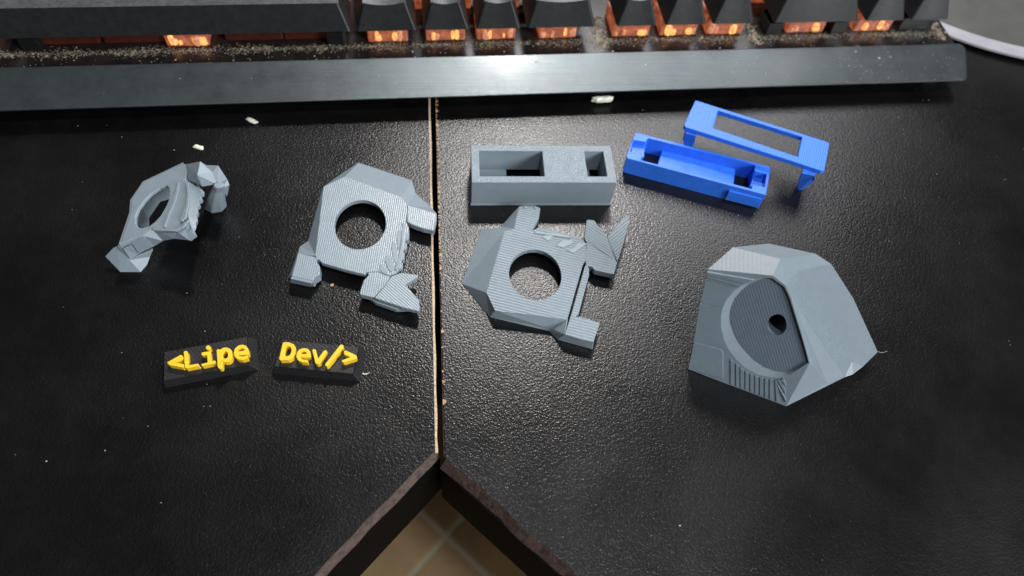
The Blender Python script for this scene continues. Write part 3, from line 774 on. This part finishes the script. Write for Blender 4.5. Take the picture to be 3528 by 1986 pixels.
# tail: fork with slanted beads
pl_prism('forked_tail', [(-9.34,53.66,4.43),(-4.85,52.79,4.43),(-4.30,52.23,4.43),(-4.58,51.79,4.43),(-7.87,49.61,4.43),(-7.26,48.45,4.43),(-4.21,44.53,4.43),(-3.89,41.95,4.43),(-4.06,40.47,4.43),(-8.58,41.94,4.43),(-16.67,45.40,4.43),(-14.06,49.11,4.43),(-12.07,52.51,4.43)], (), Vector((0, 0, -1.7)), M['grey_bt'], b, .22)
pl_prism('tail_base', [(-18.81,54.29,4.28),(-15.90,54.40,4.28),(-12.09,52.81,4.28),(-13.24,49.98,4.28),(-16.69,45.61,4.28),(-20.76,46.84,4.28),(-20.85,47.44,4.28),(-19.91,51.53,4.28),(-18.61,53.21,4.28)], (), Vector((0, 0, -2.0)), M['grey_b'], b, .25)
pl_prism('tail_underside', [(-18.89,46.86,3.00), (-7.33,42.20,3.00), (-10.75,42.53,2.40), (-16.53,45.13,2.40)], (), Vector((0, 0, -1.5)), M['grey'], b, .1)
# sloping skirt
S = dict(a=(-33.33,86.44,4.50), b=(-27.02,90.36,4.50), c=(-9.17,81.69,4.50), d=(-7.47,78.44,4.35), e=(1.47,75.19,4.20),
         p=(-34.71,87.74,1.12), q=(-28.83,94.48,1.12), r=(-23.64,100.13,0.15), s=(-6.26,92.16,0.15), t=(-5.10,86.40,0.60), u=(-0.01,78.83,2.25),
         f=(-34.00,60.53,4.50), g=(-37.41,68.49,0.75), h=(-39.65,66.44,0.75), i=(-39.09,61.65,4.35), j=(-35.66,65.18,2.85))
K = list(S); vv = [S[k] for k in K]
mesh('skirt', vv, [F('bcsr'), F('cdts'), F('deut'), F('abqp'), F('brq'), F('apgf'), F('fghi'),], M['grey'], b, .15, 2, solid=.9)
# ragged terraces along the right edge
for k, lens in enumerate(([(-10.67,67.09,4.65),(-9.44,69.74,4.65),(-8.99,67.04,4.65),(-9.74,62.66,4.65),(-10.15,61.37,4.65)], [(-12.21,63.17,4.65),(-11.35,65.12,4.65),(-10.26,61.81,4.65),(-10.56,56.90,4.65),(-11.26,57.56,4.65)],
             [(-14.05,58.45,4.72),(-13.03,60.12,4.72),(-11.60,57.31,4.72),(-11.05,54.77,4.72),(-12.07,53.76,4.72),(-12.94,54.83,4.72)], [(-15.70,54.98,4.65),(-14.88,56.62,4.65),(-13.64,54.91,4.65),(-12.82,53.01,4.65),(-14.13,53.39,4.65)])):
    pl_prism('terrace', lens, (), Vector((0, 0, -.4)), M['grey'], b, .1)
pl_prism('edge_bead', [(-9.01,71.42,4.80),(-8.07,71.03,4.80),(-8.67,62.52,4.80),(-9.50,55.71,4.80),(-10.52,53.87,4.80),(-11.04,54.72,4.80),(-10.21,58.27,4.80),(-9.38,63.41,4.80)], (), Vector((0, 0, -.8)), M['grey'], b, .2)
for pts in ([(-7.89,70.02,3.60),(-6.92,69.63,3.60),(-7.13,65.96,3.60),(-7.88,65.81,3.60)], [(-8.55,65.12,3.60),(-7.55,64.74,3.60),(-7.76,62.46,3.60),(-8.54,62.31,3.60)], [(-9.10,61.64,3.60),(-8.22,61.26,3.60),(-8.42,58.81,3.60),(-9.08,58.66,3.60)], [(-9.60,58.00,3.60),(-8.73,57.63,3.60),(-8.92,55.44,3.60),(-9.58,55.29,3.60)]):
    pl_prism('ragged_lump', pts, (), Vector((0, 0, -2.2)), M['grey'], b, .22)

# ------------------------------------------------------------------ third holed part (right of the seam)
c = thing('holed_shell', (29.26,54.11,0.00), 'grey angular printed plate with round hole and ribbed surface, right of the seam', 'printed part', 'grey holed plates')
outer = [(21.89,67.39,4.50),(24.82,68.50,4.50),(30.80,67.81,4.50),(32.63,68.79,4.50),(35.32,67.98,4.50),(38.00,67.05,4.50),(40.66,66.00,4.50),(44.35,64.95,4.50),(45.72,63.44,4.50),(46.32,61.96,4.50),(45.62,56.22,4.50),(44.61,55.05,4.50),(41.07,45.75,4.50),(37.51,36.11,4.50),(27.39,38.05,4.50),(18.89,39.48,4.50),(17.17,39.92,4.50),(15.13,45.95,4.50)]
hc = ellipse(29.8, 51.65, 7.7, 8.85, 4.5, 56)
pl_prism('eye_plate', outer, (hc,), Vector((0, 0, -1.6)), M['grey_c'], c, .28)
pl_prism('tab', [(27.08,77.17,4.57),(28.87,77.48,4.57),(32.38,77.21,4.57),(33.76,76.11,4.57),(32.87,72.09,4.57),(31.60,69.75,4.57),(30.63,67.85,4.57),(28.04,67.84,4.57),(24.81,68.36,4.57),(25.84,72.72,4.57)], (), Vector((0, 0, -2.4)), M['grey_c'], c, .2)
pl_prism('tab_blob', [(28.35,76.75,4.95),(29.66,76.80,4.95),(29.69,75.92,4.95),(28.36,75.95,4.95)], (), Vector((0, 0, -1)), M['grey'], c, .4)
pl_prism('tab_blob', [(31.66,76.66,4.95),(32.64,76.64,4.95),(32.49,75.76,4.95),(31.57,75.78,4.95)], (), Vector((0, 0, -1)), M['grey'], c, .4)
# ridge strip on the right, divided from the plate by a crevice
pl_prism('edge_ridge', [(45.73,55.21,4.20),(46.21,53.19,4.20),(45.81,50.82,4.20),(42.93,43.19,4.20),(41.00,37.86,4.20),(39.53,37.00,4.20),(38.60,37.33,4.20),(41.53,45.15,4.20),(44.86,54.03,4.20)], (), Vector((0, 0, -2.0)), M['grey_c'], c, .2)
pl_prism('foot_tab', [(38.57,37.25,4.35),(39.73,37.46,4.35),(40.47,36.95,4.35),(41.14,37.14,4.35),(43.90,36.01,4.35),(46.71,34.80,4.35),(44.02,28.77,4.35),(40.22,29.99,4.35),(36.28,31.47,4.35)], (), Vector((0, 0, -2.8)), M['grey_c'], c, .2)
# fork tail: two wings meeting in a valley
A1, A2, A3, A4 = (47.77,71.19,4.65), (50.11,70.95,4.65), (51.41,67.95,4.50), (53.47,65.03,3.90)
B1, B2, B3 = (60.35,72.37,4.95), (61.28,72.17,4.95), (60.24,68.14,4.65)
C1, C2, C3 = (55.09,56.01,3.45), (54.95,56.63,3.45), (46.92,61.73,4.20)
pl_prism('tail_wing', [A1, A2, A3, A4, (54.25,60.21,3.68), (55.07,55.96,3.53), (51.58,58.89,3.90), (48.51,61.79,4.05), (46.60,63.21,4.20), (46.13,64.59,4.35), (46.88,67.81,4.57)], (), Vector((0, 0, -1.6)), M['grey_ct'], c, .2)
pl_prism('tail_wing', [A4, (56.85,68.87,4.50), B1, B2, B3, (57.89,61.81,4.20), (55.32,55.90,3.60), (54.26,60.23,3.64)], (), Vector((0, 0, -1.6)), M['grey_cu'], c, .2)
pl_prism('tail_base', [(46.66,63.37,3.97),(48.52,61.76,3.97),(51.55,58.76,3.97),(55.12,55.53,3.97),(53.49,51.25,3.97),(52.16,51.45,3.97),(47.78,52.80,3.97),(47.26,53.90,3.97),(46.30,54.33,3.97),(45.38,54.37,3.97),(45.58,56.58,3.97)], (), Vector((0, 0, -2.2)), M['grey_c'], c, .3)
# lens-shaped terraces
for lens in ([(32.94,65.08,4.69),(34.37,65.62,4.69),(36.74,65.26,4.69),(35.55,63.74,4.69),(34.51,63.64,4.69)], [(37.82,62.50,4.69),(39.50,63.70,4.69),(42.74,63.39,4.69),(41.88,61.96,4.69),(39.15,60.72,4.69),(37.21,61.69,4.69)],
             [(42.21,60.50,4.69),(44.01,62.52,4.69),(46.74,62.23,4.69),(44.80,60.62,4.69),(42.15,58.65,4.69),(39.92,59.95,4.69)]):
    pl_prism('terrace', lens, (), Vector((0, 0, -.7)), M['grey'], c, .12)
for pts in ([(35.00,67.94,4.28),(44.74,65.02,4.28),(44.29,64.19,4.28),(34.56,67.02,4.28)], [(30.90,67.25,4.80),(37.86,66.11,4.80),(42.20,64.72,4.80),(41.78,64.14,4.80),(36.72,65.17,4.80),(30.83,66.49,4.80)]):
    pl_prism('edge_bead', pts, (), Vector((0, 0, -1)), M['grey'], c, .25)
for pts in ([(32.64,68.88,4.43),(34.73,68.23,4.43),(34.64,67.37,4.43),(32.55,67.95,4.43)], [(35.34,68.08,4.43),(37.43,67.42,4.43),(37.33,66.57,4.43),(35.24,67.14,4.43)], [(38.02,67.15,4.43),(40.10,66.49,4.43),(40.00,65.65,4.43),(37.92,66.22,4.43)], [(40.70,66.30,4.43),(42.78,65.65,4.43),(42.68,64.81,4.43),(40.60,65.37,4.43)], [(43.20,65.38,4.43),(45.27,64.73,4.43),(45.16,63.89,4.43),(43.08,64.46,4.43)]):
    pl_prism('ragged_lump', pts, (), Vector((0, 0, -2.2)), M['grey'], c, .25)
S = dict(a=(21.90,67.45,4.43), b=(15.13,46.00,4.43), c=(17.18,39.96,4.43), d=(25.84,38.45,4.43), e=(37.53,36.15,4.43), f=(36.29,31.51,4.28), g=(44.08,28.89,4.12), h=(44.34,28.47,0.22),
         i=(34.62,32.04,0.22), j=(32.62,34.95,0.07), k=(15.92,40.21,0.07), l=(8.30,51.95,0.07), m=(14.83,70.59,1.50), n=(20.77,70.52,2.40), o=(24.83,68.47,4.43), p=(27.10,77.26,4.35), q=(21.31,72.18,0.75), r=(33.11,35.25,0.90))
K = list(S); vv = [S[k] for k in K]
mesh('skirt', vv, [F('ablm'), F('bckl'), F('cdrk'), F('krj'), F('defr'), F('frji'), F('fghi'), F('amno'), F('onqp')], M['grey'], c, .15, 2, solid=.9)

# ------------------------------------------------------------------ grey snout-shaped block with recessed disc
d = thing('faceted_block', (101.34,31.03,0.00), 'big grey faceted block with recessed disc and a small round bolt hole', 'printed part')
T1 = (70.47,35.31,29.94); R2 = (82.62,30.93,33.35); R3 = (84.67,30.04,33.61); R4 = (87.74,28.00,32.47); LO = (97.87,14.86,14.92); TP = (92.28,14.14,7.44)
left_outer = [T1, (77.14,32.66,31.27), (81.19,30.92,31.83), R3, R4, LO, (93.89,13.90,8.62), (95.99,8.86,0.00), (70.70,21.30,0.00)]
rim = [(84.67,29.91,33.34),(87.73,27.90,32.26),(89.40,26.08,30.10),(91.26,23.88,27.34),(94.23,19.97,22.05),(97.75,14.93,14.95),(95.70,14.31,11.43),(94.34,14.00,9.33),(92.27,14.18,7.51),(89.93,14.92,6.63),(87.14,16.13,6.27),(84.13,17.86,6.81),(81.58,19.78,8.26),(79.22,21.93,10.39),(77.50,23.98,12.97),(76.34,25.93,15.94),(75.74,27.51,18.72),(75.67,28.75,21.32),(76.20,29.71,23.94),(77.42,30.52,26.98),(79.27,30.88,29.71),(81.47,30.80,31.88),(83.01,30.54,32.93)]
disc = [(84.95,30.18,32.66),(87.78,28.30,31.61),(89.55,26.41,29.41),(91.42,24.20,26.64),(94.45,20.26,21.36),(97.99,15.24,14.30),(95.94,14.80,11.18),(94.56,14.87,9.87),(92.78,15.24,8.77),(90.83,15.99,8.33),(88.43,17.21,8.41),(85.85,18.89,9.30),(83.45,20.76,10.80),(81.33,22.64,12.59),(79.61,24.49,14.75),(78.36,26.19,17.08),(77.79,27.50,19.30),(77.68,28.66,21.68),(78.11,29.73,24.43),(79.09,30.44,27.02),(80.47,30.86,29.37),(82.25,30.81,31.16),(83.41,30.71,32.17)]
inner = [tuple(Vector(p)) for p in rim]
outL = [T1, (77.03,32.97,31.83), (80.94,31.57,32.95), (84.68,30.22,34.03), (87.85,28.06,32.73), (89.62,26.09,30.37), (98.00,14.79,14.91), (94.07,13.47,7.89), (95.99,8.86,0.00), (70.70,21.30,0.00)]
def top_only(name, outer, holes, mat, parent, solid=.0):
    v, f = prism_data(outer, holes, Vector((0, 0, -.5)))
    n = len(v) // 2; v = v[:n]; f = [t for t in f if max(t) < n]
    return mesh(name, v, f, mat, parent, 0, 2, solid=solid)
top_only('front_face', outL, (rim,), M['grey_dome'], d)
# wall of the recess: nearest disc point for each rim point
dv = [Vector(p) for p in rim]; nF = Vector((-0.4074,-0.8283,0.3846))
dv2 = [Vector(p) for p in disc]

n = len(dv)
mesh('recess_wall', [tuple(p) for p in dv] + [tuple(p) for p in dv2], [(i, (i + 1) % n, n + (i + 1) % n, n + i) for i in range(n)], M['grey'], d, 0, smooth=True)  # lighter grey than the rest of the block, so the wall looks lit
bh = [(90.88,22.49,22.38),(91.03,21.96,21.40),(90.91,21.54,20.37),(90.52,21.32,19.47),(89.93,21.32,18.86),(89.22,21.52,18.54),(88.45,21.88,18.50),(87.77,22.36,18.80),(87.24,22.90,19.40),(86.85,23.50,20.28),(86.69,24.03,21.26),(86.77,24.44,22.23),(87.11,24.69,23.11),(87.67,24.73,23.81),(88.35,24.60,24.25),(89.10,24.30,24.39),(89.80,23.83,24.11),(90.43,23.17,23.36)]
top_only('recessed_disc', [tuple(p) for p in dv2], (bh,), M['grey_disc_shaded'], d)
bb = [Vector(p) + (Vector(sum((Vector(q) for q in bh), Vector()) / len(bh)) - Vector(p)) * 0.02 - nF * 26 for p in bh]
mesh('bolt_hole', bh + [tuple(p) for p in bb], [(i, (i + 1) % 18, 18 + (i + 1) % 18, 18 + i) for i in range(18)], M['grey_disc_shaded'], d, 0, smooth=True)  # darkened disc grey again, so the inside of the hole looks unlit
S = dict(a=T1, b=(77.93,40.79,31.50), c=(87.75,41.57,31.69), e=(97.50,36.07,34.50), f=(101.19,33.38,33.65), g=(87.78,34.80,34.52), h=(82.76,30.91,33.48), i=(84.68,30.22,34.03), j=(87.85,28.06,32.73), k=(91.89,31.73,33.56),
         l=(77.03,32.97,31.83), m=(80.94,31.57,32.95), n=(117.80,20.25,2.69), o=(118.28,17.36,0.10), p=(115.74,16.68,0.10), q=(122.20,19.67,0.10), r=(125.54,22.25,4.00),
         s=(98.00,14.79,14.91), t=(94.07,13.47,7.89), u=(95.99,8.86,0.00), v=(109.24,14.76,1.20), w=(70.70,21.30,0.00), x=(78, 36, 0.1), y=(88, 44, 0.1), z=(102, 44, 0.1), A=(116, 34, 0.1), C=(89.62,26.09,30.37), D=(111.35,29.39,22.55))
K = list(S); vv = [S[k] for k in K]
def P_(s): return F(s)
def used(faces):
    ks = sorted({k for f in faces for k in f}); m = {k: q for q, k in enumerate(ks)}
    return [vv[k] for k in ks], [tuple(m[k] for k in f) for f in faces]
uv, uf = used([F(q) for q in ('abgiml', 'bceg', 'gefk', 'gkji', 'kfD', 'kDrn', 'nrq', 'nqo', 'nop', 'Cjpv', 'sCv', 'stuv', 'uvp',
                              'awx', 'axyb', 'byc', 'cyz', 'cze', 'ezA', 'eAf', 'fAD', 'DAr')])
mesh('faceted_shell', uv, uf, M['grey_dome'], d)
uv, uf = used([F('jkn'), F('jnp')])
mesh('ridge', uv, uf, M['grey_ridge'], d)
# terraces, engraved panel and grooves on the front face
def rib(name, pts, h=0.3, mat='grey_dome'):
    nn = nF * h
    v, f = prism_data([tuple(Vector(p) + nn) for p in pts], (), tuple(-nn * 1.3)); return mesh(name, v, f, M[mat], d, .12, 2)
rib('terrace', [(70.41,35.17,29.57),(81.19,30.92,31.83),(79.21,31.03,29.96),(70.43,34.84,28.87)], .9)
rib('terrace', [(70.43,34.81,28.80),(79.22,30.99,29.90),(78.28,30.88,28.66),(70.47,34.40,27.97)], .6)
rib('terrace', [(70.48,34.37,27.91),(78.30,30.84,28.59),(77.69,30.82,27.91),(70.38,34.03,27.08)], .3)
rib('side_panel', [(70.35,33.98,26.93),(77.56,30.83,27.79),(76.14,29.90,24.27),(75.68,28.65,21.10),(70.38,30.99,20.52)], .12)
rib('side_panel', [(70.71,25.40,8.84),(77.60,22.38,9.64),(78.17,21.75,8.89),(79.65,17.51,1.33),(70.75,21.33,0.11)], .35)
rib('side_panel', [(70.33,30.83,20.13),(75.53,28.55,20.74),(75.84,26.78,17.25),(77.26,24.04,12.85),(78.88,22.16,10.50),(70.72,25.55,9.17)], -.0 + .05)
GR = [[(80.25,20.24,7.84),(81.11,19.63,7.43),(82.54,15.66,0.40),(81.75,16.05,0.40)], [(81.69,19.20,7.13),(82.42,18.78,6.99),(83.80,15.03,0.38),(83.08,15.38,0.36)], [(83.04,18.23,6.46),(83.79,17.80,6.32),(85.04,14.42,0.38),(84.32,14.77,0.37)],
      [(84.38,17.33,5.95),(85.09,16.98,5.95),(86.28,13.82,0.39),(85.56,14.17,0.39)], [(85.65,16.61,5.73),(86.34,16.30,5.81),(87.54,13.17,0.34),(86.82,13.52,0.32)], [(86.87,16.01,5.73),(87.57,15.66,5.74),(88.77,12.57,0.34),(88.06,12.92,0.33)],
      [(88.11,15.37,5.66),(88.78,15.11,5.83),(90.01,11.97,0.36),(89.30,12.32,0.35)], [(89.27,14.90,5.90),(89.94,14.65,6.05),(91.24,11.37,0.38),(90.53,11.71,0.36)], [(90.41,14.48,6.20),(91.07,14.23,6.36),(92.49,10.73,0.31),(91.78,11.07,0.30)], [(91.54,14.11,6.58),(92.17,13.90,6.81),(94.16,9.94,0.37),(93.33,10.31,0.31)]]
for g_ in GR: rib('groove_rib', g_, .2)
for q in ([(92.03,14.01,6.90),(92.66,13.85,7.21),(94.67,11.77,4.88),(94.96,11.07,3.67)], [(92.32,13.17,5.39),(92.78,13.05,5.61),(95.43,10.20,2.30),(95.64,9.55,1.13)], [(92.82,13.80,7.29),(93.42,13.84,7.99),(94.28,12.84,6.76),(94.46,12.41,6.01)]):
    rib('chevron_rib', q, .3)
